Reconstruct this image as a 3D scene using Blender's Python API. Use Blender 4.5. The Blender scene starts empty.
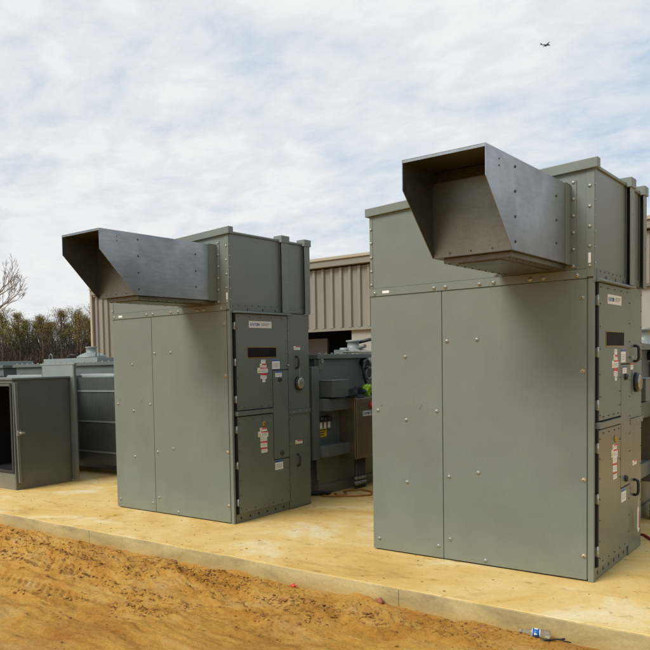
import bpy, bmesh, math, random
from mathutils import Vector, Matrix, noise
random.seed(7)
S = bpy.context.scene
COL = S.collection
R = math.radians
PI = math.pi

# ------------------------------------------------------------------ materials
def new_mat(name):
    m = bpy.data.materials.new(name); m.use_nodes = True
    nt = m.node_tree; b = nt.nodes['Principled BSDF']
    return m, nt, b

def nd(nt, t, **kw):
    n = nt.nodes.new(t)
    for k, v in kw.items():
        if k.startswith('i_'):
            n.inputs[k[2:].replace('_', ' ')].default_value = v
        else: setattr(n, k, v)
    return n

def ramp(nt, fac, stops):
    r = nd(nt, 'ShaderNodeValToRGB')
    e = r.color_ramp.elements
    while len(e) < len(stops): e.new(0.5)
    for el, (p, c) in zip(e, stops):
        el.position = p; el.color = (*c, 1) if len(c) == 3 else c
    nt.links.new(fac, r.inputs['Fac'])
    return r.outputs['Color']

def mixc(nt, fac, a, b, mode='MIX'):
    m = nd(nt, 'ShaderNodeMix', data_type='RGBA', blend_type=mode)
    for sock, v in ((0, fac), (6, a), (7, b)):
        if isinstance(v, (int, float)): m.inputs[sock].default_value = v
        elif isinstance(v, tuple): m.inputs[sock].default_value = (*v, 1)
        else: nt.links.new(v, m.inputs[sock])
    return m.outputs[2]

def noi(nt, scale, detail=4, rough=.55, dist=0, vec=None, stretch=None):
    n = nd(nt, 'ShaderNodeTexNoise')
    n.inputs['Scale'].default_value = scale; n.inputs['Detail'].default_value = detail
    n.inputs['Roughness'].default_value = rough; n.inputs['Distortion'].default_value = dist
    if vec is None:
        vec = nd(nt, 'ShaderNodeTexCoord').outputs['Object']
    if stretch:
        mp = nd(nt, 'ShaderNodeMapping'); mp.inputs['Scale'].default_value = stretch
        nt.links.new(vec, mp.inputs['Vector']); vec = mp.outputs['Vector']
    nt.links.new(vec, n.inputs['Vector'])
    return n.outputs['Fac']

def bump(nt, b, h, strength=.2, dist=.01):
    n = nd(nt, 'ShaderNodeBump'); n.inputs['Strength'].default_value = strength
    n.inputs['Distance'].default_value = dist
    nt.links.new(h, n.inputs['Height']); nt.links.new(n.outputs['Normal'], b.inputs['Normal'])

def plain(name, col, rough=.5, metal=0, var=.12, scale=12):
    m, nt, b = new_mat(name)
    f = noi(nt, scale)
    c = ramp(nt, f, [(.3, tuple(x*(1-var) for x in col)), (.7, tuple(min(1, x*(1+var)) for x in col))])
    nt.links.new(c, b.inputs['Base Color'])
    b.inputs['Roughness'].default_value = rough; b.inputs['Metallic'].default_value = metal
    return m

def paint(name, col, rough=.42, dirt=.5, dirty=(.33, .25, .13)):
    """grey enamel on sheet metal: faint mottling, oil-canning, dust near the ground and in streaks"""
    m, nt, b = new_mat(name)
    tc = nd(nt, 'ShaderNodeTexCoord').outputs['Object']
    big = noi(nt, 1.7, 5, .6, vec=tc)
    fine = noi(nt, 60, 3, .6, vec=tc)
    streak = noi(nt, 5, 5, .65, vec=tc, stretch=(6, 6, .35))
    c = ramp(nt, big, [(.3, tuple(x*.90 for x in col)), (.7, tuple(x*1.07 for x in col))])
    c = mixc(nt, .12, c, ramp(nt, fine, [(.35, (.08,)*3), (.65, (.36,)*3)]), 'OVERLAY')
    s = ramp(nt, streak, [(.55, (0,)*3), (.8, (1,)*3)])
    d = nd(nt, 'ShaderNodeMath', operation='MULTIPLY'); nt.links.new(s, d.inputs[0]); d.inputs[1].default_value = .16*dirt
    c = mixc(nt, d.outputs[0], c, dirty)
    # splash of dust low down (real dirt: follows the height above the pad)
    sp = nd(nt, 'ShaderNodeSeparateXYZ'); nt.links.new(tc, sp.inputs[0])
    mr = nd(nt, 'ShaderNodeMapRange'); mr.inputs['From Min'].default_value = .0; mr.inputs['From Max'].default_value = .38
    mr.inputs['To Min'].default_value = 1; mr.inputs['To Max'].default_value = 0
    nt.links.new(sp.outputs['Z'], mr.inputs['Value'])
    sm = noi(nt, 7, 6, .7, vec=tc)
    m2 = nd(nt, 'ShaderNodeMath', operation='MULTIPLY'); nt.links.new(mr.outputs[0], m2.inputs[0]); nt.links.new(sm, m2.inputs[1])
    m3 = nd(nt, 'ShaderNodeMath', operation='MULTIPLY'); nt.links.new(m2.outputs[0], m3.inputs[0]); m3.inputs[1].default_value = .85*dirt
    c = mixc(nt, m3.outputs[0], c, dirty)
    nt.links.new(c, b.inputs['Base Color'])
    rr = ramp(nt, big, [(.3, (rough*.85,)*3), (.7, (rough*1.2,)*3)])
    nt.links.new(rr, b.inputs['Roughness'])
    h = noi(nt, 1.3, 2, .5, vec=tc)
    bump(nt, b, h, .12, .02)
    return m

def galv(name, col=(.43, .46, .49), rough=.38, stain=.35):
    m, nt, b = new_mat(name)
    tc = nd(nt, 'ShaderNodeTexCoord').outputs['Object']
    cl = noi(nt, 2.3, 5, .5, .4, vec=tc)
    br = noi(nt, 26, 4, .6, vec=tc, stretch=(1, .22, 1.6))
    c = ramp(nt, cl, [(.28, tuple(x*.72 for x in col)), (.52, col), (.74, tuple(min(1, x*1.2) for x in col))])
    c = mixc(nt, .22, c, ramp(nt, br, [(.3, (.25,)*3), (.7, (.72,)*3)]), 'OVERLAY')
    st = ramp(nt, noi(nt, 4.5, 6, .7, 1.5, vec=tc), [(.52, (0,)*3), (.72, (1,)*3)])
    mm = nd(nt, 'ShaderNodeMath', operation='MULTIPLY'); nt.links.new(st, mm.inputs[0]); mm.inputs[1].default_value = stain
    c = mixc(nt, mm.outputs[0], c, (.20, .16, .10))
    nt.links.new(c, b.inputs['Base Color'])
    b.inputs['Metallic'].default_value = .82
    nt.links.new(ramp(nt, cl, [(.25, (rough*1.35,)*3), (.75, (rough*.85,)*3)]), b.inputs['Roughness'])
    bump(nt, b, br, .05, .004)
    return m

M = {}
M['paint'] = paint('grey_enamel', (.160, .184, .159), .44, .7, (.26, .235, .14))
M['door'] = paint('shaded_side_enamel', (.136, .158, .134), .33, .5, (.26, .235, .14))  # same enamel as the panels; door side's shade put into a darker tone
M['tank'] = paint('grey_tank_enamel', (.112, .132, .120), .42, .8)
M['cab'] = paint('dark_grey_enamel', (.078, .092, .080), .42, .6)
M['pale'] = paint('pale_grey_enamel', (.22, .255, .24), .45, .6)
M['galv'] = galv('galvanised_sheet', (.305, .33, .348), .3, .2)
M['galv_in'] = galv('stained_shaded_galvanised', (.155, .145, .115), .34, .4)  # hood inside: stains, plus shade and brown ground bounce put into the colour
M['galv_shade'] = galv('shaded_galvanised_sheet', (.05, .053, .053), .5, .2); M['galv_shade'].node_tree.nodes['Principled BSDF'].inputs['Metallic'].default_value = .3  # galvanised sheet with the hood's inner shade painted into its colour
M['inox'] = galv('brushed_stainless', (.24, .205, .15), .32, .4)
M['dark'] = plain('dark_gap', (.018, .019, .02), .6)
M['pitch'] = plain('shade_black', (.006, .006, .007), .7)  # black painted in where gaps and the open cabinet lie in shade
M['black'] = plain('black_plastic', (.014, .014, .016), .35)
M['rub'] = plain('dark_rivet', (.05, .052, .05), .4, .3)
M['zinc'] = plain('zinc_bolt', (.34, .345, .31), .42, .5, .3, 60)
M['rustybolt'] = plain('dusty_bolt', (.42, .33, .2), .55, .35, .3, 50)
M['white'] = plain('white_sticker', (.74, .74, .71), .5, 0, .05, 40)
M['cream'] = plain('cream_nameplate', (.70, .68, .60), .4, 0, .05)
M['blue'] = plain('logo_blue', (.015, .09, .32), .4, 0, .05)
M['red'] = plain('label_red', (.55, .03, .03), .45, 0, .08)
M['yellow'] = plain('label_yellow', (.72, .46, .03), .45, 0, .08)
M['ink'] = plain('label_ink', (.25, .25, .25), .5, 0, .05)
M['inkd'] = plain('label_dark_ink', (.03, .03, .03), .5, 0, .05)
M['brass'] = plain('brass', (.36, .22, .05), .35, .7, .2)
M['glass'], nt, b = new_mat('dark_window_glass')
b.inputs['Base Color'].default_value = (.012, .012, .015, 1); b.inputs['Roughness'].default_value = .6; b.inputs['Specular IOR Level'].default_value = .05
nt.links.new(ramp(nt, noi(nt, 5), [(.3, (.008, .008, .01)), (.7, (.022, .02, .02))]), b.inputs['Base Color'])
M['orange'] = plain('orange_cable', (.38, .16, .03), .5)
M['redcable'] = plain('red_cable', (.25, .03, .025), .5)
M['hivis'] = plain('hi_vis_fabric', (.26, .44, .015), .7, 0, .2, 25)
M['cloth'] = plain('black_cloth', (.014, .015, .02), .85, 0, .4, 18)
M['plane'] = plain('aircraft_grey', (.05, .055, .07), .5)
M['leafy'] = plain('dry_leaf', (.62, .48, .05), .6)
M['redplastic'] = plain('red_plastic', (.62, .05, .035), .4)
M['brick'] = plain('brown_brick_shard', (.28, .09, .05), .8)
M['wire'] = plain('black_rubber', (.012, .012, .012), .5)
M['conduit'] = plain('grey_conduit', (.07, .07, .065), .45)
M['downspout'] = plain('cream_downspout', (.33, .31, .24), .5, 0, .08, 3)
M['trim'] = plain('tan_trim', (.185, .178, .145), .5, 0, .08, 2)
M['rooftan'] = plain('roof_sheet', (.42, .38, .31), .45, 0, .1, .6)
M['bay'] = plain('bay_interior', (.03, .034, .04), .7, 0, .3, .8)
M['bayp'] = plain('bay_panel', (.10, .115, .13), .6, 0, .2, .8)

def siding_mat():
    m, nt, b = new_mat('tan_metal_siding')
    tc = nd(nt, 'ShaderNodeTexCoord').outputs['Object']
    c = ramp(nt, noi(nt, .7, 5, .6, vec=tc, stretch=(2, 1, .4)), [(.3, (.165, .162, .135)), (.7, (.225, .22, .185))])
    nt.links.new(c, b.inputs['Base Color']); b.inputs['Roughness'].default_value = .45
    return m
M['siding'] = siding_mat()
def block_mat():
    m, nt, b = new_mat('pale_block_wall')
    tc = nd(nt, 'ShaderNodeTexCoord').outputs['Object']
    c = ramp(nt, noi(nt, 1.1, 6, .65, vec=tc), [(.3, (.25, .245, .215)), (.7, (.31, .30, .265))])
    nt.links.new(c, b.inputs['Base Color']); b.inputs['Roughness'].default_value = .85
    bump(nt, b, noi(nt, 30, 3, vec=tc), .2, .01)
    return m
M['block'] = block_mat()

def dirt_mat():
    m, nt, b = new_mat('orange_dirt')
    tc = nd(nt, 'ShaderNodeTexCoord').outputs['Object']
    big = noi(nt, .55, 6, .62, .4, vec=tc)
    mid = noi(nt, 3.1, 8, .68, .6, vec=tc, stretch=(.55, 1.2, 1))
    fine = noi(nt, 38, 8, .72, vec=tc)
    c = ramp(nt, mid, [(.25, (.31, .125, .024)), (.39, (.61, .285, .05)), (.53, (.76, .41, .09)), (.70, (.78, .51, .18))])
    red = ramp(nt, big, [(.5, (0,)*3), (.68, (1,)*3)])
    mm = nd(nt, 'ShaderNodeMath', operation='MULTIPLY'); nt.links.new(red, mm.inputs[0]); mm.inputs[1].default_value = .5
    c = mixc(nt, mm.outputs[0], c, (.38, .115, .022))
    c = mixc(nt, .62, c, ramp(nt, fine, [(.25, (.25,)*3), (.75, (.76,)*3)]), 'OVERLAY')
    dmp = ramp(nt, noi(nt, 1.15, 7, .72, 1.0, vec=tc, stretch=(.6, 1.5, 1)), [(.56, (0,)*3), (.70, (.45,)*3)])
    c = mixc(nt, dmp, c, (.25, .115, .03))
    nt.links.new(c, b.inputs['Base Color']); b.inputs['Roughness'].default_value = .95
    b.inputs['Specular IOR Level'].default_value = .15
    f2 = noi(nt, 130, 6, .8, vec=tc)
    ad = nd(nt, 'ShaderNodeMath', operation='ADD'); nt.links.new(f2, ad.inputs[0]); nt.links.new(fine, ad.inputs[1])
    bump(nt, b, ad.outputs[0], 1.0, .022)
    return m
M['dirt'] = dirt_mat()
M['clod'] = plain('dirt_clod', (.42, .20, .04), .95, 0, .35, 20)
M['clod2'] = plain('dark_dirt_clod', (.24, .105, .024), .95, 0, .35, 20)  # damp soil tone, with shade of the ridge creases put into the colour

def pad_mat():
    m, nt, b = new_mat('dusty_concrete')
    tc = nd(nt, 'ShaderNodeTexCoord').outputs['Object']
    geo = nd(nt, 'ShaderNodeNewGeometry')
    a = noi(nt, .9, 7, .66, .7, vec=tc)
    st = noi(nt, 2.6, 7, .7, .9, vec=tc, stretch=(.7, 1.2, 1))
    fine = noi(nt, 45, 6, .7, vec=tc)
    top = ramp(nt, a, [(.28, (.45, .275, .07)), (.42, (.59, .39, .12)), (.54, (.65, .465, .175)), (.68, (.69, .60, .38))])
    stn = ramp(nt, st, [(.56, (0,)*3), (.74, (1,)*3)])
    mm = nd(nt, 'ShaderNodeMath', operation='MULTIPLY'); nt.links.new(stn, mm.inputs[0]); mm.inputs[1].default_value = .68
    top = mixc(nt, mm.outputs[0], top, (.33, .18, .035))
    sp2 = ramp(nt, noi(nt, 9, 6, .7, .5, vec=tc), [(.59, (0,)*3), (.70, (.75,)*3)])
    top = mixc(nt, sp2, top, (.26, .145, .035))
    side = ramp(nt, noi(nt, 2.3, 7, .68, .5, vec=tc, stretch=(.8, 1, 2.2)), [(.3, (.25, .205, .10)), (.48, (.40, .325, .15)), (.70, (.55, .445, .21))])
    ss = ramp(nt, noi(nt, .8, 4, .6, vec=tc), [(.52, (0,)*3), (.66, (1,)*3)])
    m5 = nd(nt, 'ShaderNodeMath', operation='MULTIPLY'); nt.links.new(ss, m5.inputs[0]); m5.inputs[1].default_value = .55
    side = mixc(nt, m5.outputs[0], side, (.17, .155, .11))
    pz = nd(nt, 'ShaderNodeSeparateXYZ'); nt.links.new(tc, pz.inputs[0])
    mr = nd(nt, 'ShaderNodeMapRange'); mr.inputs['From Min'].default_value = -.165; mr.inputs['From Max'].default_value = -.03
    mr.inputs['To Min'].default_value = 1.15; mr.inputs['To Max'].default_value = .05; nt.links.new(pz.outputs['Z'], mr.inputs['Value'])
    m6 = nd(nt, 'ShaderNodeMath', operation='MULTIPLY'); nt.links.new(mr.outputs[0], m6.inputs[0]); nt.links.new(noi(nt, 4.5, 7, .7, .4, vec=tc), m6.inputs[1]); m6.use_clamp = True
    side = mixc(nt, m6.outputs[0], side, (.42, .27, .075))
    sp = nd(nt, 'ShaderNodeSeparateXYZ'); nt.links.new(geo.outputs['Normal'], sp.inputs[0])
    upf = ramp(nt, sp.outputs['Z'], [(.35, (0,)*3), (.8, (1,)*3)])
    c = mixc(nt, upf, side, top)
    c = mixc(nt, .32, c, ramp(nt, fine, [(.3, (.3,)*3), (.7, (.68,)*3)]), 'OVERLAY')
    nt.links.new(c, b.inputs['Base Color']); b.inputs['Roughness'].default_value = .85
    b.inputs['Specular IOR Level'].default_value = .25
    bump(nt, b, fine, .35, .006)
    return m
M['pad'] = pad_mat(); M['stain'] = plain('joint_stain', (.13, .105, .06), .9)

def bark_mat(name, col):
    m, nt, b = new_mat(name)
    c = ramp(nt, noi(nt, 3, 5), [(.3, tuple(x*.7 for x in col)), (.7, tuple(x*1.3 for x in col))])
    nt.links.new(c, b.inputs['Base Color']); b.inputs['Roughness'].default_value = .9
    return m
M['bark'] = bark_mat('bark', (.10, .08, .06))
M['barkd'] = bark_mat('dark_twigs', (.075, .058, .04))
M['barkp'] = bark_mat('pale_bark', (.17, .14, .12))
def leaf_mat(name, a, c_):
    m, nt, b = new_mat(name)
    c = ramp(nt, noi(nt, .5, 5, .65), [(.3, a), (.7, c_)])
    nt.links.new(c, b.inputs['Base Color']); b.inputs['Roughness'].default_value = .8
    return m
M['leaf_a'] = leaf_mat('spring_leaves_olive', (.12, .095, .03), (.24, .20, .06))
M['leaf_b'] = leaf_mat('spring_buds_brown', (.11, .072, .034), (.20, .135, .06))
M['leaf_c'] = leaf_mat('spring_leaves_green', (.12, .115, .032), (.26, .255, .07))
M['brush'] = leaf_mat('brown_thicket', (.030, .022, .015), (.075, .056, .038))

def bottle_mat():
    m, nt, b = new_mat('clear_bottle_plastic')
    b.inputs['Base Color'].default_value = (.62, .62, .56, 1); b.inputs['Roughness'].default_value = .12
    b.inputs['Transmission Weight'].default_value = .85; b.inputs['IOR'].default_value = 1.3
    return m
M['bottle'] = bottle_mat()

# ------------------------------------------------------------------ mesh builder
class MB:
    def __init__(s): s.v = []; s.f = []; s.mi = []; s.sm = []; s.mats = []
    def m(s, mat):
        mat = M[mat] if isinstance(mat, str) else mat
        if mat not in s.mats: s.mats.append(mat)
        return s.mats.index(mat)
    def face(s, idx, mi, sm=False): s.f.append(idx); s.mi.append(mi); s.sm.append(sm)
    def box(s, x0, x1, y0, y1, z0, z1, mat):
        k = s.m(mat); n = len(s.v)
        s.v += [(x, y, z) for z in (z0, z1) for y in (y0, y1) for x in (x0, x1)]
        for q in ((0, 2, 3, 1), (4, 5, 7, 6), (0, 1, 5, 4), (2, 6, 7, 3), (0, 4, 6, 2), (1, 3, 7, 5)):
            s.face([n+i for i in q], k)
        return s
    def prism(s, pts, axis, a, b, mat):
        """extrude a 2-D outline: axis x -> pts (y,z); y -> (x,z); z -> (x,y)"""
        k = s.m(mat); n = len(s.v); N = len(pts)
        def P(p, t): return {'x': (t, p[0], p[1]), 'y': (p[0], t, p[1]), 'z': (p[0], p[1], t)}[axis]
        s.v += [P(p, a) for p in pts] + [P(p, b) for p in pts]
        ar = sum(pts[i][0]*pts[(i+1) % N][1]-pts[(i+1) % N][0]*pts[i][1] for i in range(N))
        flip = (ar > 0) != (axis == 'y')
        if a > b: flip = not flip
        lo = list(range(n, n+N)); hi = list(range(n+N, n+2*N))
        s.face(lo[::-1] if flip else lo, k); s.face(hi if flip else hi[::-1], k)
        for i in range(N):
            j = (i+1) % N; q = [lo[i], lo[j], hi[j], hi[i]]
            s.face(q if flip else q[::-1], k)
        return s
    def cyl(s, p0, p1, r0, mat, r1=None, n=12, cap=True, smooth=True):
        k = s.m(mat); r1 = r0 if r1 is None else r1
        p0 = Vector(p0); p1 = Vector(p1); d = (p1-p0).normalized()
        a = d.orthogonal().normalized(); c = d.cross(a); b0 = len(s.v)
        for p, r in ((p0, r0), (p1, r1)):
            for i in range(n):
                t = 2*PI*i/n; s.v.append(tuple(p+a*math.cos(t)*r+c*math.sin(t)*r))
        for i in range(n):
            j = (i+1) % n; s.face([b0+i, b0+j, b0+n+j, b0+n+i], k, smooth)
        if cap:
            s.face([b0+i for i in range(n)][::-1], k); s.face([b0+n+i for i in range(n)], k)
        return s
    def lathe(s, base, axis, prof, mat, n=20):
        """prof: list of (radius, distance along axis)"""
        k = s.m(mat); o = Vector(base); d = Vector(axis).normalized(); a = d.orthogonal().normalized(); c = d.cross(a); b0 = len(s.v)
        for r, h in prof:
            for i in range(n):
                t = 2*PI*i/n; s.v.append(tuple(o+d*h+(a*math.cos(t)+c*math.sin(t))*max(r, 1e-4)))
        for q in range(len(prof)-1):
            for i in range(n):
                j = (i+1) % n; s.face([b0+q*n+i, b0+q*n+j, b0+(q+1)*n+j, b0+(q+1)*n+i], k, True)
        s.face([b0+i for i in range(n)][::-1], k); e = b0+(len(prof)-1)*n; s.face([e+i for i in range(n)], k)
        return s
    def tube(s, pts, r, mat, n=6, taper=None):
        k = s.m(mat); pts = [Vector(p) for p in pts]; b0 = len(s.v); N = len(pts)
        d0 = (pts[1]-pts[0]).normalized(); a = d0.orthogonal().normalized()
        for q, p in enumerate(pts):
            d = (pts[min(q+1, N-1)]-pts[max(q-1, 0)]).normalized()
            a = (a-d*a.dot(d)); a = a.normalized() if a.length > 1e-5 else d.orthogonal().normalized(); c = d.cross(a)
            rr = r if taper is None else r+(taper-r)*q/(N-1)
            for i in range(n):
                t = 2*PI*i/n; s.v.append(tuple(p+a*math.cos(t)*rr+c*math.sin(t)*rr))
        for q in range(N-1):
            for i in range(n):
                j = (i+1) % n; s.face([b0+q*n+i, b0+q*n+j, b0+(q+1)*n+j, b0+(q+1)*n+i], k, True)
        s.face([b0+i for i in range(n)][::-1], k); e = b0+(N-1)*n; s.face([e+i for i in range(n)], k)
        return s
    def blob(s, c, r, mat, seed=0, squash=(1, 1, 1), sub=1, rough=.35):
        k = s.m(mat); bm = bmesh.new(); bmesh.ops.create_icosphere(bm, subdivisions=sub, radius=1)
        b0 = len(s.v); rnd = random.Random(seed)
        off = Vector((rnd.random()*50, rnd.random()*50, rnd.random()*50))
        for v in bm.verts:
            q = v.co*(1+rough*noise.noise(v.co*1.3+off)*2)
            s.v.append((c[0]+q.x*r*squash[0], c[1]+q.y*r*squash[1], c[2]+q.z*r*squash[2]))
        for f in bm.faces: s.face([b0+v.index for v in f.verts], k, sub > 1)
        bm.free(); return s
    def build(s, name, parent=None, bevel=0, label=None, loc=None):
        me = bpy.data.meshes.new(name); me.from_pydata(s.v, [], s.f)
        for mt in s.mats: me.materials.append(mt)
        me.polygons.foreach_set('material_index', s.mi); me.polygons.foreach_set('use_smooth', s.sm); me.update()
        o = bpy.data.objects.new(name, me); COL.objects.link(o)
        if parent: o.parent = parent
        if bevel:
            b = o.modifiers.new('edge', 'BEVEL'); b.width = bevel; b.segments = 2; b.limit_method = 'ANGLE'; b.angle_limit = R(40)
            b.harden_normals = False
        if label: o['label'] = label
        if loc: o.location = loc
        return o

def tag(o, label=None, cat=None, group=None, kind=None):
    for k, v in (('label', label), ('category', cat), ('group', group), ('kind', kind)):
        if v: o[k] = v
    return o
def thing(name, loc, label, cat, group=None, rz=0):
    o = bpy.data.objects.new(name, None); COL.objects.link(o); o.location = loc; o.rotation_euler = (0, 0, rz)
    o.empty_display_size = .2
    return tag(o, label, cat, group)
def kids(o): return [c for c in bpy.data.objects if c.parent == o]
def copy_tree(o, parent=None, skip=()):
    c = o.copy(); COL.objects.link(c); c.parent = parent
    for ch in kids(o):
        if ch.name.split('.')[0] not in skip: copy_tree(ch, c, skip)
    return c

# letters of the maker's plate, drawn as solid outlines (unit cell 0..1 x 0..1, read along +u)
GLYPH = {
 'E': [[(0,0),(.8,0),(.8,.2),(.26,.2),(.26,.4),(.7,.4),(.7,.6),(.26,.6),(.26,.8),(.8,.8),(.8,1),(0,1)]],
 'A': [[(0,0),(.27,0),(.5,.68),(.73,0),(1,0),(.63,1),(.37,1)]],
 'T': [[(.36,0),(.64,0),(.64,.8),(1,.8),(1,1),(0,1),(0,.8),(.36,.8)]],
 'O': [[(.1,0),(.9,0),(1,.1),(1,.9),(.9,1),(.5,1),(.5,.8),(.74,.8),(.74,.2),(.26,.2),(.26,.8),(.49,.8),(.49,1),(.1,1),(0,.9),(0,.1)]],
 'N': [[(0,0),(.26,0),(.26,.6),(.74,0),(1,0),(1,1),(.74,1),(.74,.4),(.26,1),(0,1)]],
}
def plate(mb, x, y0, y1, z0, z1):
    """maker's nameplate on a +X face: blue lettering on cream, small grey print to its right"""
    mb.box(x, x+.003, y0, y1, z0, z1, 'cream')
    w, h = y1-y0, z1-z0; n = x+.0045
    u = y0+.06*w; cw = .068*w; g = .013*w
    for ch in 'EATON':
        for poly in GLYPH[ch]:
            mb.prism([(u+p*cw, z0+h*.3+q*h*.4) for p, q in poly], 'x', x+.001, n, 'blue')
        u += cw+g
    for k in range(3):
        mb.box(x+.001, n, y0+.53*w, y0+(.90-.1*(k == 2))*w, z1-h*(.34+.16*k), z1-h*(.27+.16*k), 'ink')

def sticker(mb, x, y0, y1, z0, z1, head=None, tri=False, lines=2, split=.35):
    mb.box(x, x+.0015, y0, y1, z0, z1, 'white')
    n = x+.0025; w, h = y1-y0, z1-z0; zt = z1
    if head:
        mb.box(x+.0005, n, y0+(.28*w if tri else .0), y1-.001, z1-h*split, z1-.001, head); zt = z1-h*split
    if tri:
        mb.prism([(y0+.03*w, z0+h*.2), (y0+.27*w, z0+h*.2), (y0+.15*w, z0+h*.75)], 'x', x+.0005, n, 'yellow')
    l0 = y0+(.33*w if tri else .1*w)
    for k in range(lines):
        zz = zt-(zt-z0)*(.28+.6*k/max(1, lines))
        mb.box(x+.0005, n, l0, y1-w*(.1+.14*(k % 2)), zz-.003, zz, 'ink')

# ------------------------------------------------------------------ switchgear cabinet
def bolt_mb(c, d, r=.014, mat='zinc'):
    b = MB(); d = Vector(d); c = Vector(c)
    b.lathe(c-d*.002, d, [(r*1.25, 0), (r*1.25, .004), (r, .005), (r*.95, .010), (r*.6, .014), (r*.1, .016)], mat, 12)
    b.cyl(c+d*.012, c+d*.0162, r*.32, 'rub', n=6)
    return b

def rivet(mb, x, y, z, ax='x', r=.0075, h=.006, mat='rub'):
    d = (h, 0, 0) if ax == 'x' else (0, -h, 0)
    mb.cyl((x, y, z), (x+d[0], y+d[1], z), r, mat, r*.6, n=8)

def make_switchgear():
    root = thing('switchgear_cabinet', (0, 0, 0), 'x', 'switchgear', 'tall grey switchgear cabinets with galvanised hoods')
    W = -1.82; D = 1.5
    b = MB(); b.box(W+.004, -.043, .012, D, .02, 2.286, 'paint'); b.box(W+.02, -.06, .03, D-.02, 0, .02, 'dark')  # dark inset box paints the contact shadow under the cabinet
    b.build('cabinet_body', root)
    # bolted cover panels of the long face
    for x0, x1 in ((W, -1.1655), (-1.1605, -.048)):
        p = MB(); p.box(x0, x1, 0, .02, .012, 2.288, 'paint')
        if x0 == W:
            for a, bb in (((-1.735, 1.302), (-1.715, 1.318)), ((-1.372, 1.282), (-1.345, 1.318))):
                p.prism([(a[0], a[1]), (bb[0], bb[1]), (bb[0], bb[1]+.006), (a[0], a[1]+.004)], 'y', -.0012, .002, 'dark')
        p.build('cover_panel', root, .003)
    p = MB(); p.box(-.041, 0, 0, .034, 0, 2.286, 'paint')
    p.box(-.035, -.012, .034, .09, .10, 2.26, 'pitch'); p.box(-.02, .013, .066, .0785, .104, 2.25, 'pitch'); p.build('corner_post', root, .004)  # black strips paint the shade of the door gap over the door edge
    # band over the panels
    p = MB(); p.box(W-.003, -.048, -.009, .012, 2.290, 2.357, 'paint')
    p.box(-1.70, -1.635, -.0105, -.008, 2.31, 2.332, 'white'); band = p.build('cover_band', root, .003)
    proto = None
    def bolt(par, x, z, y=0, mat='zinc'):
        bolt_mb((x, y, z), (0, -1, 0), mat=mat).build('bolt', par)
    for x in (-1.772, -1.226, -1.123, -.84, -.728, -.45, -.353, -.112): bolt(band, x, 2.316, -.009)
    for x, z in ((-1.493, 1.743), (-1.491, 1.191), (-1.488, .643), (-1.76, 1.27), (-1.213, 1.273), (-1.12, 1.865), (-.868, 1.867),
                 (-1.109, .72), (-.863, .771), (-1.762, .106), (-1.207, .114), (-1.106, .185), (-.809, .046), (-.079, 2.147)):
        bolt(root, x, z)
    for x, z in ((-.076, 1.598), (-.068, .777), (-.068, .195)): bolt(root, x, z, 0, 'rustybolt')
    # upper housing, roof falling towards -X
    h = MB(); zl, zr = 2.998, 3.092
    h.prism([(W+.002, 2.360), (-.002, 2.360), (-.002, zr), (W+.002, zl)], 'y', .0, D, 'paint')
    h.box(W+.002, -.002, .0135, D, 2.2895, 2.36, 'paint')
    h.box(-.004, .004, -.004, .05, 2.262, 3.09, 'paint')           # corner flange on the door side
    h.box(-.052, .004, -.0045, .003, 2.300, 3.09, 'paint')          # corner flange on the long side
    h.box(W, W+.028, -.004, .003, 2.36, 2.998, 'paint')
    h.box(-.006, .008, .05, D, 2.290, 2.352, 'door')                # bottom lip
    for z in (2.967, 2.817, 2.669, 2.525, 2.38): bolt_small(h, -.028, -.0045, z)
    for z in (2.884, 2.763, 2.635, 2.514, 2.393): bolt_small(h, W+.014, -.004, z)
    for k in range(6): rivet(h, .004, .012, 2.40+.115*k, r=.009, mat='zinc')
    for k in range(7): rivet(h, .008, .14+.12*k, 2.345, r=.008, h=.004)
    for y in (.3, .58, .82): rivet(h, .008, y, 2.305, r=.014, h=.004, mat='dark')
    h.box(.0042, .0055, .09, .16, 2.318, 2.34, 'white')
    h.box(-.038, -.02, -.0062, -.004, 2.40, 2.475, 'white')
    hs = h.build('upper_housing', root, .003)
    r = MB()
    r.prism([(W-.03, zl-.002), (.03, zr-.002), (.03, zr+.072), (W-.03, zl+.07)], 'y', -.032, .05, 'paint')
    r.prism([(W-.012, zl+.0005), (.012, zr+.0025), (.012, zr+.026), (W-.012, zl+.024)], 'y', .051, D+.01, 'paint')
    r.build('roof_cap', hs, .004)
    for y0, y1 in ((.92, 1.05), (1.39, 1.5)):
        p = MB(); p.box(.034, .040, y0, y1, 2.285, zr, 'paint'); p.box(-.003, .034, y1-.008, y1, 2.286, zr, 'paint'); p.box(-.001, .0085, y0+.01, y1-.008, 2.287, zr, 'tank')
        for k in range(6): rivet(p, .040, y1-.05, 2.38+.125*k, r=.008, mat='zinc')
        p.box(-.06, .05, y0-.014, y1+.016, zr+.029, zr+.07, 'paint'); p.box(.012, .05, y0-.014, y1+.016, zr-.008, zr+.03, 'paint')
        p.build('post', hs, .003)
    # ---- hood
    x0, x1, zb, zt = -.6856, -.158, 2.40, 2.986
    out = [(0, zb), (-1.2375, zb), (-1.678, 2.797), (-1.678, zt), (0, zt)]
    g = MB(); t = .004
    g.prism(out, 'x', x0, x0+t, 'galv'); g.prism(out, 'x', x1-t, x1, 'galv')
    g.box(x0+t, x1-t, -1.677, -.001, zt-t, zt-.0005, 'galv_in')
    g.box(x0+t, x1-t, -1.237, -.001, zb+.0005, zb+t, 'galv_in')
    g.box(x0+t, x1-t, -1.677, -1.665, zt-.02, zt-t, 'galv')          # folded front lip
    for y in (-1.185, -.35):
        for z in ((2.928, 2.772, 2.613, 2.455) if y < -1 else (2.861, 2.69, 2.526)):
            rivet(g, x1, y, z, r=.011, h=.006, mat='rub')
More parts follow.
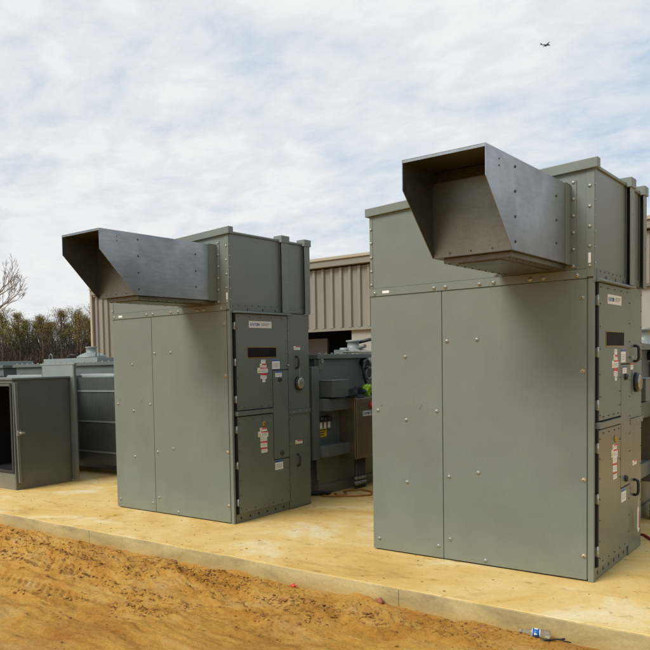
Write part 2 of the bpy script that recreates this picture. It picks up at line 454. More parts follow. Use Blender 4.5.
    for z in (2.93, 2.89): rivet(g, x1, -1.46, z, r=.006, h=.004)
    hood = g.build('exhaust_hood', root, label='galvanised sheet hood sticking out of the upper housing')
    g = MB(); g.box(x0+t, x1-t, -1.235, -1.231, zb+t, 2.902, 'galv_in')
    for a in (.12, .26, .40): rivet(g, x0+a, -1.235, 2.425, 'y', r=.007)
    g.build('baffle_plate', hood)
    g = MB(); q = [(-.002, zb+.001), (-1.236, zb+.001), (-1.676, 2.798), (-1.676, zt-.001), (-.002, zt-.001)]; g.prism(q, 'x', x0+t+.0002, x0+t+.0012, 'galv_shade'); g.build('inner_shade_sheet', hood)  # added thin sheet, paints shade onto the inner left wall
    g = MB(); g.prism([(-1.236, 2.898), (-1.20, 2.978), (-1.195, 2.976), (-1.231, 2.895)], 'x', x0+t, x1-t, 'galv_in')
    for a in range(6):
        yy, zz = -1.221, 2.93
        g.cyl((x0+.05+a*.085, yy, zz), (x0+.05+a*.085, yy-.007, zz-.004), .008, 'rub', .004, 8)
    g.build('baffle_strip', hood)
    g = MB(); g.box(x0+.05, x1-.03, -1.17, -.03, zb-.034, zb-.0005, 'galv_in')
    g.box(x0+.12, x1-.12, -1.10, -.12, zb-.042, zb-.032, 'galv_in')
    for k in range(9):
        for xx in (x0+.075, x1-.055): g.cyl((xx, -1.13+k*.13, zb-.033), (xx, -1.13+k*.13, zb-.041), .008, 'rub', .005, 8)
    g.build('underside_panel', hood, .002)
    g = MB(); c = .004
    g.box(x1+.0003, x1+c, -.142, -.001, zb-.004, zt+.004, 'paint'); g.box(x0-c, x0-.0003, -.142, -.001, zb-.004, zt+.004, 'paint')
    g.box(x0-c, x1+c, -.142, -.001, zt+.0003, zt+.0035, 'paint')
    g.box(x1+c-.001, x1+.04, -.0075, .001, 2.37, 3.02, 'paint'); g.box(x0-.04, x0-c+.001, -.0075, .001, 2.37, 2.99, 'paint')
    for k in range(6): bolt_small(g, x1+.02, -.0075, 2.387+.124*k); bolt_small(g, x0-.02, -.0075, 2.387+.118*k)
    g.build('hood_collar', hood)
    # ---- door side (+X)
    dz = .016
    dm = MB(); o1 = [(.08, 1.218), (.724, 1.218), (.724, 1.642), (1.034, 1.642), (1.034, 2.256), (.08, 2.256)]
    dm.prism(o1, 'x', -.03, dz, 'door')
    for k in range(5): rivet(dm, dz, .12+.2*k, 2.225); 
    for z in (2.1, 1.93, 1.76, 1.57, 1.4, 1.26): rivet(dm, dz, .1, z)
    for z in (2.14, 1.97, 1.82): rivet(dm, dz, 1.0, z)
    for z in (1.53, 1.42, 1.31): rivet(dm, dz, .695, z)
    for y in (.2, .35, .5, .64): rivet(dm, dz, y, 1.245)
    d1 = dm.build('door', root, .003, 'upper door with nameplate and dark viewing window')
    p = MB(); plate(p, dz, .306, .724, 2.108, 2.182); p.build('nameplate', d1)
    p = MB(); p.box(dz, dz+.004, .268, .808, 1.778, 1.90, 'brass'); p.box(dz+.003, dz+.006, .276, .80, 1.786, 1.892, 'glass'); p.build('viewing_window', d1)
    def lab(par, *a, **k):
        q = MB(); sticker(q, dz, *a, **k); t = R(random.uniform(-3, 3)); cy, cz = (a[0]+a[1])/2, (a[2]+a[3])/2
        q.v = [(x, cy+(y-cy)*math.cos(t)-(z-cz)*math.sin(t), cz+(y-cy)*math.sin(t)+(z-cz)*math.cos(t)) for x, y, z in q.v]
        return q.build('warning_label', par)
    lab(d1, .515, .60, 1.715, 1.757, lines=1); lab(d1, .492, .615, 1.672, 1.713, head='red', tri=True, lines=1)
    lab(d1, .445, .64, 1.612, 1.67, head='red', tri=True, lines=3, split=.2)
    lab(d1, .50, .615, 1.545, 1.61, head='red', lines=2, split=.4); lab(d1, .535, .59, 1.508, 1.543, lines=1)
    p = MB(); sticker(p, dz, .724, .874, 1.65, 1.757, head='blue', lines=4, split=.17); p.build('notice_label', d1)
    p = MB(); p.cyl((dz, 1.015, 1.69), (dz+.03, 1.015, 1.69), .01, 'zinc'); p.build('latch_pin', d1)
    dm = MB(); o2 = [(.08, .102), (1.034, .102), (1.034, .612), (.724, .612), (.724, 1.148), (.08, 1.148)]
    dm.prism(o2, 'x', -.03, dz, 'door')
    for z in (1.08, .93, .78, .62, .46, .3, .17): rivet(dm, dz, .1, z)
    for z in (1.03, .87, .72): rivet(dm, dz, .698, z)
    for y in (.2, .36, .52, .66): rivet(dm, dz, y, 1.118)
    for y in (.19, .36, .53, .70, .87): rivet(dm, dz, y, .135)
    for z in (.5, .36, .22): rivet(dm, dz, 1.004, z)
    d2 = dm.build('door', root, .003, 'lower door with a stack of warning labels')
    p = MB(); p.lathe((dz, .545, 1.046), (1, 0, 0), [(.03, 0), (.03, .006), (.018, .012), (.004, .018)], 'brass', 14); p.build('lock', d2)
    lab(d2, .47, .60, .962, 1.003, head='red', tri=True, lines=1); lab(d2, .435, .625, .90, .96, head='red', tri=True, lines=3, split=.2)
    lab(d2, .475, .60, .852, .898, tri=True, lines=2); lab(d2, .478, .60, .782, .85, head='red', lines=2, split=.25)
    lab(d2, .488, .60, .722, .78, head='red', lines=2, split=.3)
    p = MB(); sticker(p, dz, .748, .902, .50, .606, head='blue', lines=4, split=.2); p.build('notice_label', d2)
    for par, zz in ((d1, (2.124, 1.736, 1.339)), (d2, (1.013, .627, .226))):
        for z in zz:
            p = MB(); p.box(-.008, .012, .050, .080, z-.035, z+.035, 'tank'); p.cyl((.012, .062, z-.04), (.012, .062, z+.04), .008, 'zinc', n=8); p.build('hinge', par)
    am = MB(); am.box(-.03, dz, .7365, 1.034, .6245, 1.6295, 'door')
    am.box(-.034, .0148, .7245, .7365, .613, 1.6415, 'pitch'); am.box(-.034, .0148, .7365, 1.034, .6125, .6245, 'pitch'); am.box(-.034, .0148, .7365, 1.034, 1.6295, 1.6415, 'pitch')
    for z in (1.5, 1.36, 1.2, 1.05, .9): rivet(am, dz, 1.012, z, r=.006)
    ap = am.build('access_panel', root, .003)
    for y, z in ((.868, 1.53), (.882, .684)):
        p = MB(); p.lathe((dz, y, z), (1, 0, 0), [(.028, 0), (.028, .008), (.02, .022), (.012, .024)], 'black', 14); p.build('lock', ap)
    p = MB(); sticker(p, dz, .78, .908, 1.558, 1.622, head='blue', lines=2, split=.25); p.build('notice_label', ap)
    p = MB(); p.box(-.035, .034, .06, .722, 1.160, 1.208, 'door'); p.build('door_ledge', root, .003)
    p = MB(); p.prism([(-.03, 2.2615), (.05, 2.262), (.05, 2.272), (.028, 2.286), (-.03, 2.286)], 'y', .04, 1.085, 'paint'); p.build('drip_ledge', root, .002)
    p = MB(); p.box(-.05, -.006, .05, 1.045, 0, .096, 'door')
    for k in range(6): p.cyl((-.006, .13+.16*k, .05), (-.004, .13+.16*k, .05), .016, 'dark', n=10)
    p.build('base_channel', root, .003)
    rm = MB(); rm.box(-.05, .004, 1.05, D, 1.168, 2.282, 'door'); rm.box(-.05, .004, 1.05, D, .008, 1.118, 'door'); rm.box(-.045, .018, 1.052, D-.004, 1.119, 1.166, 'door')
    rm.box(-.05, .011, 1.0365, 1.0495, .10, 2.258, 'pitch')
    for z in [1.25+.14*k for k in range(8)] + [.1+.16*k for k in range(7)]:
        rivet(rm, .004, 1.075, z, r=.006); rivet(rm, .004, D-.02, z, r=.006)
    for k in range(3): rivet(rm, .018, 1.14+.13*k, 1.142, r=.009, mat='zinc')
    rp = rm.build('rear_panel', root, .003)
    for z in (1.72, .565):
        p = MB(); yy = 1.22
        p.tube([(.004, yy, z+.065), (.022, yy, z+.066), (.036, yy, z+.058), (.042, yy, z+.035), (.042, yy, z-.035), (.036, yy, z-.058), (.022, yy, z-.066), (.004, yy, z-.065)], .012, 'black', 8)
        p.build('handle', rp)
    p = MB(); p.box(.004, .007, 1.15, 1.385, 1.37, 1.575, 'door'); p.build('dial_plate', rp)
    p = MB(); p.lathe((.007, 1.265, 1.473), (1, 0, 0), [(.085, 0), (.085, .025), (.07, .028)], 'black', 24)
    p.lathe((.034, 1.265, 1.473), (1, 0, 0), [(.066, 0), (.066, .01), (.05, .016), (.02, .018)], 'zinc', 24)
    p.box(.04, .056, 1.255, 1.275, 1.42, 1.525, 'zinc'); p.box(.051, .0535, 1.235, 1.295, 1.456, 1.49, 'brass'); p.build('switch_dial', rp)
    q = MB(); sticker(q, .004, 1.18, 1.33, .757, .80, head='red', tri=True, lines=1, split=.3); q.build('warning_label', rp)
    return root, rp
def bolt_small(mb, x, y, z, mat='zinc'):
    mb.lathe((x, y, z), (0, -1, 0), [(.013, 0), (.013, .004), (.009, .009), (.002, .011)], mat, 10)

sw, sw_rear = make_switchgear()
sw2 = copy_tree(sw)
LX, LY = -3.51, .0946
sw2.location = (LX, LY, 0)
sw['label'] = 'larger grey switchgear cabinet nearest the pad corner, paper tag tied to its lower door handle'
sw2['label'] = 'grey switchgear cabinet standing between the open relay cabinet and the nearer big cabinet'
rp2 = [c for c in kids(sw2) if c.name.startswith('rear_panel')][0]
q = MB(); sticker(q, .004, 1.10, 1.19, 1.585, 1.64, head='red', lines=1, split=.3); q.build('warning_label', sw_rear)
q = MB(); sticker(q, .004, 1.18, 1.315, 1.866, 1.909, head='red', tri=True, lines=1, split=.3); q.build('warning_label', rp2)
q = MB()
for k in range(9):
    z = 1.655-k*.014; q.cyl((.044, 1.235, z), (.044, 1.236, z-.011), .004, 'zinc', n=6)
q.build('chain', rp2)

# paper tag hanging from the lower handle of the nearer cabinet
tg = thing('hanging_tag', (.034, 1.19, .51), 'white and red paper tag hanging on a string from the lower door handle', 'tag')
p = MB(); p.tube([(.012, 0, -.012), (.016, .004, .0), (.014, .006, -.06), (.015, .004, -.12)], .0025, 'white', 5); p.build('string', tg)
p = MB(); p.prism([(-.022, -.12), (.0, -.105), (.026, -.13), (.05, -.31), (.0, -.33), (-.03, -.29)], 'x', .012, .0135, 'white')
p.prism([(.012, -.15), (.024, -.15), (.046, -.3), (.015, -.29)], 'x', .0115, .0145, 'red'); p.build('card', tg)

# ------------------------------------------------------------------ transformers
def make_transformer(radiators=False):
    root = thing('transformer', (0, 0, 0), 'x', 'transformer', 'grey oil transformers behind the cabinets')
    t = MB(); x1 = -.24
    t.box(-2.6, x1, 2.06, 5.6, .10, 1.752, 'tank'); t.box(-2.64, x1+.03, 2.02, 5.66, .0, .125, 'tank')
    t.box(x1-.002, x1+.02, 2.0, 2.09, .2, 1.75, 'tank')
    tank = t.build('tank', root, .006)
    t = MB(); t.box(x1-.05, x1+.07, 1.83, 1.998, .48, 1.66, 'tank'); t.build('side_duct', root, .006)
    p = MB(); p.box(-2.66, x1+.055, 2.0, 5.66, 1.754, 1.812, 'tank')
    for k in range(24): p.cyl((x1+.03, 2.08+k*.15, 1.811), (x1+.03, 2.08+k*.15, 1.83), .016, 'zinc', n=6)
    for k in range(16): p.cyl((-2.6+k*.15, 2.03, 1.811), (-3.25+k*.15, 2.03, 1.83), .016, 'zinc', n=6)
    lid = p.build('lid', root, .004)
    p = MB(); p.lathe((-1.29, 4.84, 1.812), (0, 0, 1), [(.25, 0), (.25, .03), (.2, .035), (.19, .085), (.15, .10), (.095, .12), (.09, .21), (.115, .215), (.115, .24), (.05, .245)], 'pale', 24); p.cyl((-1.29, 4.55, 1.812), (-1.29, 4.55, 1.93), .07, 'pale'); p.box(-1.4, -1.18, 4.42, 4.5, 1.812, 1.9, 'tank'); p.cyl((-1.29, 4.84, 1.90), (-1.0, 4.70, 1.95), .03, 'tank')
    for k in range(10): p.cyl((-1.29+.25*math.cos(k*PI/5), 4.84+.25*math.sin(k*PI/5), 1.84), (-1.29+.25*math.cos(k*PI/5), 4.84+.25*math.sin(k*PI/5), 1.87), .018, 'zinc', n=6)
    p.build('manhole_cover', lid)
    p = MB(); p.box(-1.0, -.5, 4.7, 5.3, 1.812, 1.87, 'tank'); p.build('cover_plate', lid, .004)
    p = MB(); p.tube([(-1.25, 4.95, 2.02), (-1.1, 5.05, 2.06), (-.9, 5.15, 2.03), (-.75, 5.2, 1.93), (-.7, 5.2, 1.85)], .028, 'wire', 8); p.build('cable', lid)
    # stiffening boxes
    for z0, z1, ya, yb in ((1.085, 1.245, 2.02, 2.66), (.50, .645, 1.97, 2.66)):
        p = MB(); p.prism([(x1-.01, ya), (x1+.10, ya+.03), (x1+.15, ya+.10), (x1+.15, yb), (x1-.01, yb)], 'z', z0, z1, 'tank'); p.build('stiffener', root, .012)
    # junction box and its lid
    p = MB(); p.box(x1, x1+.20, 2.10, 2.50, 1.262, 1.472, 'tank'); p.box(x1, x1+.206, 2.09, 2.51, 1.4725, 1.48, 'pale'); p.build('junction_box', root, .006)
    # control cabinet with button and plate
    p = MB(); p.box(x1, -.006, 2.60, 3.75, .42, 1.235, 'inox'); p.box(-.0055, .012, 2.615, 3.735, .437, 1.222, 'inox')
    cc = p.build('control_cabinet', root, .006)
    p = MB(); p.lathe((.012, 3.02, 1.118), (1, 0, 0), [(.055, 0), (.055, .01), (.038, .012), (.038, .04), (.03, .048)], 'red', 20); p.build('stop_button', cc)
    p = MB(); plate(p, .0122, 2.77, 3.14, .98, 1.052); p.build('nameplate', cc)
    for k in range(4):
        p = MB(); y = 2.79+.07*k; p.cyl((-.11, y, 0), (-.11, y, .422), .024, 'conduit'); p.cyl((-.11, y, .05), (-.11, y, .10), .031, 'zinc'); p.cyl((-.11, y, .12), (-.11, y, .16), .03, 'zinc'); p.build('conduit', root)
    for k in range(3):
        p = MB(); y = 2.09+.095*k
        p.cyl((x1-.01, y, .985), (x1+.07, y, .975), .034, 'black'); p.box(x1+.03, x1+.034, y-.028, y+.028, .86, .94, 'white'); p.box(x1+.029, x1+.035, y-.006, y+.006, .94, .96, 'ink'); p.build('fuse_holder', root)
    p = MB(); p.box(x1, x1+.004, 2.055, 2.265, .745, .862, 'yellow')
    for k in range(3): p.box(x1+.002, x1+.006, 2.08, 2.24-.02*k, .83-.03*k, .842-.03*k, 'inkd')
    p.build('caution_sign', root)
    p = MB(); p.lathe((x1, 3.34, 1.54), (1, 0, 0), [(.09, 0), (.09, .05), (.075, .055), (.07, .045), (.01, .045)], 'pale', 20); p.lathe((x1+.046, 3.34, 1.54), (1, 0, 0), [(.06, 0), (.055, .004)], 'black', 16); p.build('gauge', root)
    p = MB(); p.cyl((x1, 3.2, 1.69), (x1+.1, 3.2, 1.69), .05, 'black'); p.cyl((x1, 3.3, 1.70), (x1+.13, 3.3, 1.70), .06, 'tank'); p.lathe((x1+.13, 3.28, 1.71), (1, 0, 0), [(.05, 0), (.045, .02), (.02, .03)], 'zinc', 14); p.build('valve', root)
    p = MB(); p.tube([(x1+.08, 3.15, 1.69), (x1+.07, 3.12, 1.6), (x1+.07, 3.16, 1.48), (x1+.08, 3.22, 1.36), (x1+.1, 3.3, 1.25)], .02, 'wire', 6)
    p.tube([(x1+.1, 3.35, 1.64), (x1+.09, 3.37, 1.58)], .02, 'wire', 6); p.tube([(x1+.06, 3.4, 1.46), (x1+.1, 3.44, 1.36), (x1+.1, 3.42, 1.24)], .022, 'wire', 6); p.build('cable', root)
    p = MB(); p.box(x1, x1+.06, 2.02, 2.14, 1.62, 1.745, 'tank'); p.box(x1+.06, x1+.075, 2.06, 2.10, 1.70, 1.753, 'pale'); p.build('bracket', root, .003)
    p = MB(); p.box(x1-1.5, x1-.3, 1.45, 2.06, .12, 1.70, 'tank'); p.build('throat', root, .004)
    return root, lid

tx, tx_lid = make_transformer()
tx.location = (LX, LY, 0)
tx['label'] = 'grey transformer with stainless control cabinet and yellow sign, in the gap between two cabinets'
txr = copy_tree(tx, skip=('fuse_holder', 'caution_sign', 'side_duct')); txr.location = (-.04, 0, 0)
txr['label'] = 'grey transformer mostly hidden behind the nearest cabinet, at the edge of the pad'
p = MB(); p.lathe((-.305, 3.35, 1.812), (0, 0, 1), [(.11, 0), (.11, .03), (.08, .035), (.08, .15), (.10, .155), (.10, .185)], 'pale', 20); p.build('bushing', txr)

# third and fourth ones, with radiators, left of the cabinets
def radiator(par, x0, x1, y0, y1, z0=.13, z1=1.6):
    r = MB(); n = int((x1-x0)/.032)
    for k in range(n):
        x = x0+(k+.5)*(x1-x0)/n; r.box(x-.0138, x+.0138, y0, y1, z0+.04, z1-.04, 'cab')
    r.box(x0+.004, x1-.004, y0+.006, y1-.01, z0+.03, z1-.05, 'cab')
    rad = r.build('radiator', par)
    for z in (.36, .85, 1.34):
        q = MB(); q.box(x0-.01, x1+.01, y0-.014, y0+.008, z-.013, z+.013, 'pale'); q.build('brace', rad)
    q = MB(); q.cyl((x0-.02, y0+.14, z1-.03), (x1+.02, y0+.14, z1-.03), .05, 'pale', n=16); q.cyl((x0, y0+.14, z0+.06), (x1, y0+.14, z0+.06), .05, 'tank', n=16)
    for xx in (x0+.2, x1-.2): q.cyl((xx, y0+.14, z1-.03), (xx, y1+.3, z1-.03), .04, 'tank')
    q.build('header_pipe', rad)
def make_rad_transformer(loc, label):
    root = thing('transformer', loc, label, 'transformer', 'grey oil transformers behind the cabinets')
    t = MB(); t.box(-3.25, 0, 2.45, 5.2, .1, 1.752, 'tank'); t.box(-3.3, .03, 2.42, 5.25, 0, .12, 'tank'); t.build('tank', root, .006)
    p = MB(); p.box(-3.3, .05, 2.40, 5.25, 1.754, 1.81, 'tank')
    for k in range(20): p.cyl((-3.2+k*.16, 2.44, 1.809), (-3.2+k*.16, 2.44, 1.828), .016, 'zinc', n=6)
    lid = p.build('lid', root, .004)
    p = MB(); p.box(-3.05, -1.5, 2.95, 4.3, 1.811, 1.9, 'pale')
    for xx in (-2.95, -1.6):
        p.tube([(xx-.05, 3.05, 1.9), (xx-.04, 3.05, 1.97), (xx, 3.05, 2.0), (xx+.04, 3.05, 1.97), (xx+.05, 3.05, 1.9)], .014, 'tank', 6)
    p.build('cover_plate', lid, .006)
    p = MB(); p.lathe((-2.05, 3.3, 1.9), (0, 0, 1), [(.28, 0), (.28, .03), (.2, .07), (.11, .1), (.1, .11), (.1, .18), (.115, .19), (.115, .21)], 'pale', 24); p.build('manhole_cover', lid)
    p = MB(); p.tube([(-2.5, 3.1, 1.93), (-2.35, 3.05, 1.97), (-2.2, 3.1, 1.95)], .02, 'wire', 6); p.build('cable', lid)
    radiator(root, -.88, .14, 1.93, 2.28); radiator(root, -3.05, -1.75, 2.0, 2.35)
    p = MB(); p.box(-.82, -.04, 1.175, 1.215, .03, 1.77, 'tank'); p.box(-.84, -.02, 1.165, 1.225, 1.771, 1.80, 'pale'); p.box(-.80, -.06, 1.171, 1.176, 1.58, 1.768, 'pale'); p.build('throat_flange', root, .004)  # pale front plate puts the lit tone of the front into colour
    p = MB(); p.box(-1.7, -.86, 1.216, 2.449, .2, 1.6, 'tank'); p.build('throat', root, .005)
    return root
txl = make_rad_transformer((-7.33, 0, 0), 'grey transformer with finned radiator behind the open relay cabinet')
txf = make_rad_transformer((-11.0, 0, 0), 'farthest grey transformer at the pad end, only its lid showing beyond the relay cabinet')

# ------------------------------------------------------------------ relay cabinet with open front
rc = thing('relay_cabinet', (-7.48, .14, 0), 'low grey cabinet with its front open and dark inside, beside the radiator', 'cabinet')
b = MB(); w = -1.25; d = 1.02; H = 1.6
b.box(-.03, 0, 0, d, .0, H-.03, 'cab'); b.box(w, w+.03, 0, d, .0, H-.03, 'cab'); b.box(w+.03, -.03, d-.03, d, 0, H-.03, 'cab')
b.box(w+.03, -.03, 0, d-.03, .0, .235, 'tank'); b.box(w+.03, -.03, .0, .03, H-.075, H-.03, 'tank')
b.build('cabinet_body', rc, .004)
b = MB(); b.box(w-.02, .02, -.025, d+.02, H-.028, H, 'tank'); b.build('top', rc, .004)
b = MB(); b.box(w+.031, -.031, .9, .91, .236, H-.076, 'pitch'); b.box(w+.036, -.036, .03, .9, .2355, .24, 'pitch'); b.box(-.035, -.0305, .03, .9, .24, H-.08, 'pitch'); b.box(w+.0305, w+.035, .03, .9, .24, H-.08, 'pitch'); b.build('interior', rc)  # black sheets paint the darkness inside the open front
b = MB(); zz = (.24, H-.08)
b.box(w+.03, w+.07, -.012, .0, *zz, 'dark'); b.box(-.075, -.035, -.012, 0, *zz, 'dark'); b.box(w+.07, -.075, -.012, 0, zz[0], zz[0]+.04, 'dark'); b.box(w+.07, -.075, -.012, 0, zz[1]-.035, zz[1], 'cab'); b.build('door_frame', rc, .003)
b = MB(); b.prism([(.035, .10), (.075, .10), (.055, 1.54), (.005, 1.54)], 'x', .001, .035, 'tank'); ds = b.build('door_flange', rc, .004)
b = MB(); b.cyl((.03, .05, .82), (.085, .07, .82), .012, 'zinc'); b.box(.075, .095, .05, .11, .805, .835, 'zinc'); b.box(.03, .042, .02, .08, .78, .86, 'zinc'); b.build('handle', ds)

# ------------------------------------------------------------------ cloth on the control cabinet, cables
def fold_blob(name, c, r, sq, mat, label, cat, seed):
    b = MB(); b.blob((0, 0, 0), r, mat, seed, sq, 4, .55); o = b.build(name, None, 0, None, c); tag(o, label, cat)
    for v in o.data.vertices:
        n_ = noise.noise(v.co*14+Vector((seed, 0, 0)))*.02; v.co += v.normal*n_
        if v.co.z < -r*sq[2]*.55: v.co.z = -r*sq[2]*.55
    return o
fold_blob('black_jacket', (-3.6, 2.83, 1.2355+.2*.34*.55), .2, (.45, 1.1, .34), 'cloth', 'crumpled black jacket lying on top of the stainless control cabinet', 'jacket', 3)
fold_blob('safety_vest', (-3.60, 3.17, 1.236+.12*.8*.55), .12, (.4, .7, .8), 'hivis', 'crumpled yellow-green safety vest on top of the stainless control cabinet', 'safety vest', 5)
b = MB(); b.tube([(-3.66, 2.08, .012), (-3.45, 2.2, .012), (-3.5, 2.42, .012), (-3.62, 2.55, .012), (-3.52, 2.8, .012), (-3.3, 2.72, .012), (-3.2, 2.5, .012), (-3.32, 2.3, .012), (-3.5, 2.2, .02), (-3.62, 2.33, .012)], .011, 'orange', 6)
tag(b.build('extension_cord'), 'orange cord coiled loosely on the pad below the stainless control cabinet', 'cord')
b = MB(); b.tube([(-.3, 2.0, .012), (-.05, 1.92, .012), (.03, 1.76, .012), (.25, 1.7, .012), (.6, 1.9, .012), (1.2, 2.0, .012)], .012, 'redcable', 6)
tag(b.build('extension_cord'), 'dark red cord on the pad behind the nearest cabinet', 'cord')
b = MB(); b.tube([(-3.95, 2.0, .03), (-3.8, 2.06, .03), (-3.72, 2.12, .05), (-3.66, 2.2, .03), (-3.7, 2.35, .02)], .022, 'wire', 6)
b.blob((-3.73, 2.15, .035), .05, 'wire', 4, (1, 1, .6), 2); tag(b.build('hose'), 'black hose end on the pad at the foot of the transformer', 'hose')

# ------------------------------------------------------------------ ground: dirt, pad
def seg(lo, hi, n, p=1): return [lo+(hi-lo)*((i/n)**p) for i in range(n)]
KY = -.9986
RIDGES = [((-7.4, -1.25), (-6.4, -1.35), (-5.6, -1.47), (-4.9, -1.50), (-4.33, -1.63), (-3.7, -1.60), (-3.24, -1.48), (-2.7, -1.24), (-2.2, -1.2)),
          ((-5.6, -1.95), (-5.0, -1.8), (-4.3, -1.98), (-3.7, -1.86), (-3.1, -1.92), (-2.5, -1.90), (-2.1, -1.86), (-1.74, -1.84), (-1.2, -1.5), (-.9, -1.36), (-.4, -1.3)),
          ((-4.9, -2.45), (-4.2, -2.6), (-3.5, -2.45), (-2.94, -2.36), (-2.4, -2.3), (-1.9, -2.15)),
          ((-3.2, -1.30), (-2.5, -1.42), (-1.9, -1.46), (-1.4, -1.3), (-.8, -1.22))]
def ridge_d(x, y):
    best = 9
    for line in RIDGES:
        for (x0, y0), (x1, y1) in zip(line, line[1:]):
            if x < x0-.4 or x > x1+.4: continue
            dx, dy = x1-x0, y1-y0; t = max(0, min(1, ((x-x0)*dx+(y-y0)*dy)/(dx*dx+dy*dy)))
            best = min(best, math.hypot(x-x0-t*dx, y-y0-t*dy))
    return best
def dirt_h(x, y):
    if y > 0 or y < -14 or x < -24 or x > 12: return 0
    e = min(1, (y+14)/6, (x+24)/8, (12-x)/6)
    v = Vector((x, y, 0))
    h = .030*noise.fractal(v*.9, 1, 2, 4)
    if -8 < x < 0 and y > -3.2:
        w_ = .05*noise.noise(Vector((x*2.3, y*2.3, 3))); d_ = ridge_d(x, y+w_)
        am = max(0, .35+1.1*noise.noise(Vector((x*2.1, y*1.3, 12))))
        h += am*(.075*math.exp(-(d_/.055)**2)*(.6+.9*noise.noise(Vector((x*13, y*15, 2))))-.03*math.exp(-((d_-.13)/.05)**2))
    h += .034*noise.fractal(Vector((x*1.1+7, y*3.2, 2)), .75, 2.1, 6)
    h += .022*(noise.ridged_multi_fractal(Vector((x*1.7+3, y*4.6, 8)), .8, 2.1, 5, 1, 2)-1.0)*max(0, min(1, .5+1.6*noise.noise(Vector((x*.7, y*1.1, 6)))))
    dk = KY-y
    band = math.exp(-((dk-.42)/.34)**2)                                # loose ridge thrown up along the kerb
    h += band*(.014+.075*max(0, noise.fractal(Vector((x*3.1, y*6.3, 4)), .5, 2.2, 6)))
    b2 = math.exp(-((dk-.85+.1*math.sin(x*.9))/.16)**2)
    h += b2*(.03*noise.fractal(Vector((x*5, y*9, 9)), .6, 2.2, 5)-.018)
    # wheel ruts running beside the pad, with tread bars
    for yc, wd in ((-1.9, .15), (-2.45, .16)):
        c = yc+.10*math.sin(x*.55+yc)+.03*x*0
        t = (y-c)/wd; k = math.exp(-t*t*t*t)
        act = max(0, min(1, .15+1.9*noise.noise(Vector((x*.62, yc*3+x*.1, 1)))))*(.6+.8*abs(noise.noise(Vector((x*4, y*6, 2)))))
        h += act*k*(-.034+.018*math.sin((x+abs(y-c)*.8)*2*PI/.085))+act*.03*math.exp(-((abs(t)-1.25)/.25)**2)
    rg = max(.15, min(1, .55+1.3*noise.noise(Vector((x*.9+4, y*1.7, 3)))))
    h += rg*(.019*noise.fractal(Vector((x*6, y*8, 1)), .55, 2.1, 5)+.014*noise.turbulence(Vector((x*11, y*15, 4)), 3, True))
    if y > KY-.16:
        t = min(1, (y-(KY-.16))/.16); h = h*(1-.6*t)+t*(.004+.045*max(0, noise.fractal(Vector((x*1.7, 5, 2)), .7, 2.2, 4)))
    return h*e
def build_ground():
    xs = [-900, -400, -200, -90, -45, -28] + seg(-22, -7.5, 40) + seg(-7.5, 1.2, 640) + seg(1.2, 10, 40) + [10, 16, 30, 70, 200, 500, 900]
    ys = [-900, -300, -100, -40, -20, -14] + seg(-11, -4.0, 24) + seg(-4.0, KY+.02, 290) + [KY+.02, 0, 3, 8, 20, 50, 120, 300, 700, 1200]
    V = []; F = []
    for y in ys:
        for x in xs: V.append((x, y, -.155-.004*0+dirt_h(x, y)))
    nx = len(xs)
    for j in range(len(ys)-1):
        for i in range(nx-1): F.append((j*nx+i, j*nx+i+1, (j+1)*nx+i+1, (j+1)*nx+i))
    me = bpy.data.meshes.new('dirt_ground'); me.from_pydata(V, [], F); me.materials.append(M['dirt'])
    me.polygons.foreach_set('use_smooth', [True]*len(F)); me.update()
    o = bpy.data.objects.new('dirt_ground', me); COL.objects.link(o); o['kind'] = 'structure'
build_ground()
c = MB(); rnd = random.Random(11)
for i in range(7000):
    x = rnd.uniform(-8.5, 1.0)
    if rnd.random() < .72: y = KY-.05-abs(rnd.gauss(0.12, .32))
    else: y = rnd.uniform(-3.6, KY)
    if noise.noise(Vector((x*1.3, y*2.5, 5))) < -.12 and rnd.random() < .8: continue
    r = rnd.uniform(.003, .010) if rnd.random() < .94 else rnd.uniform(.010, .02)
    if x > -3.5 and r > .018: r *= .6
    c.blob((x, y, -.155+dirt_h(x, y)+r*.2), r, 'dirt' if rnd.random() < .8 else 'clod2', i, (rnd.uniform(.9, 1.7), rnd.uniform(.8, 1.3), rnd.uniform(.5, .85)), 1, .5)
for i in range(3800):
    line = rnd.choice(RIDGES); k = rnd.randrange(len(line)-1); t = rnd.random()
    x = line[k][0]+(line[k+1][0]-line[k][0])*t; y = line[k][1]+(line[k+1][1]-line[k][1])*t+rnd.gauss(0, .06)
    if noise.noise(Vector((x*2.1, y*1.3, 12))) < -.1: continue
    y = min(y, KY-.03); r = rnd.uniform(.005, .014) if rnd.random() < .93 else rnd.uniform(.014, .021)
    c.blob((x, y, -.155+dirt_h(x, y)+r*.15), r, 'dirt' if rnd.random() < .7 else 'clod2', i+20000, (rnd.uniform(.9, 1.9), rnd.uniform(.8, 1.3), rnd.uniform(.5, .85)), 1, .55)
tag(c.build('dirt_clods'), 'crumbled orange dirt clods scattered along the foot of the concrete pad', 'dirt', kind='stuff')

p = MB(); p.box(-16, 7, KY, 6.6, -.6, 0, 'pad'); pad = p.build('concrete_pad', None, .012); pad['kind'] = 'structure'
for x in (-4.62, -1.085):
    p = MB(); p.box(x, x+.005, KY-.0008, KY+.01, -.16, -.012, 'stain'); p.build('form_joint', pad)
c = MB()
for i in range(110):
    x = rnd.uniform(-8, 2); y = rnd.uniform(KY+.03, 0.0 if rnd.random() < .7 else 2.2); r = rnd.uniform(.003, .008)
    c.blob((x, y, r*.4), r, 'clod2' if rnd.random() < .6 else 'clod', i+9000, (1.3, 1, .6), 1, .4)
tag(c.build('dirt_crumbs'), 'small crumbs of dirt lying on the concrete pad', 'dirt', kind='stuff')

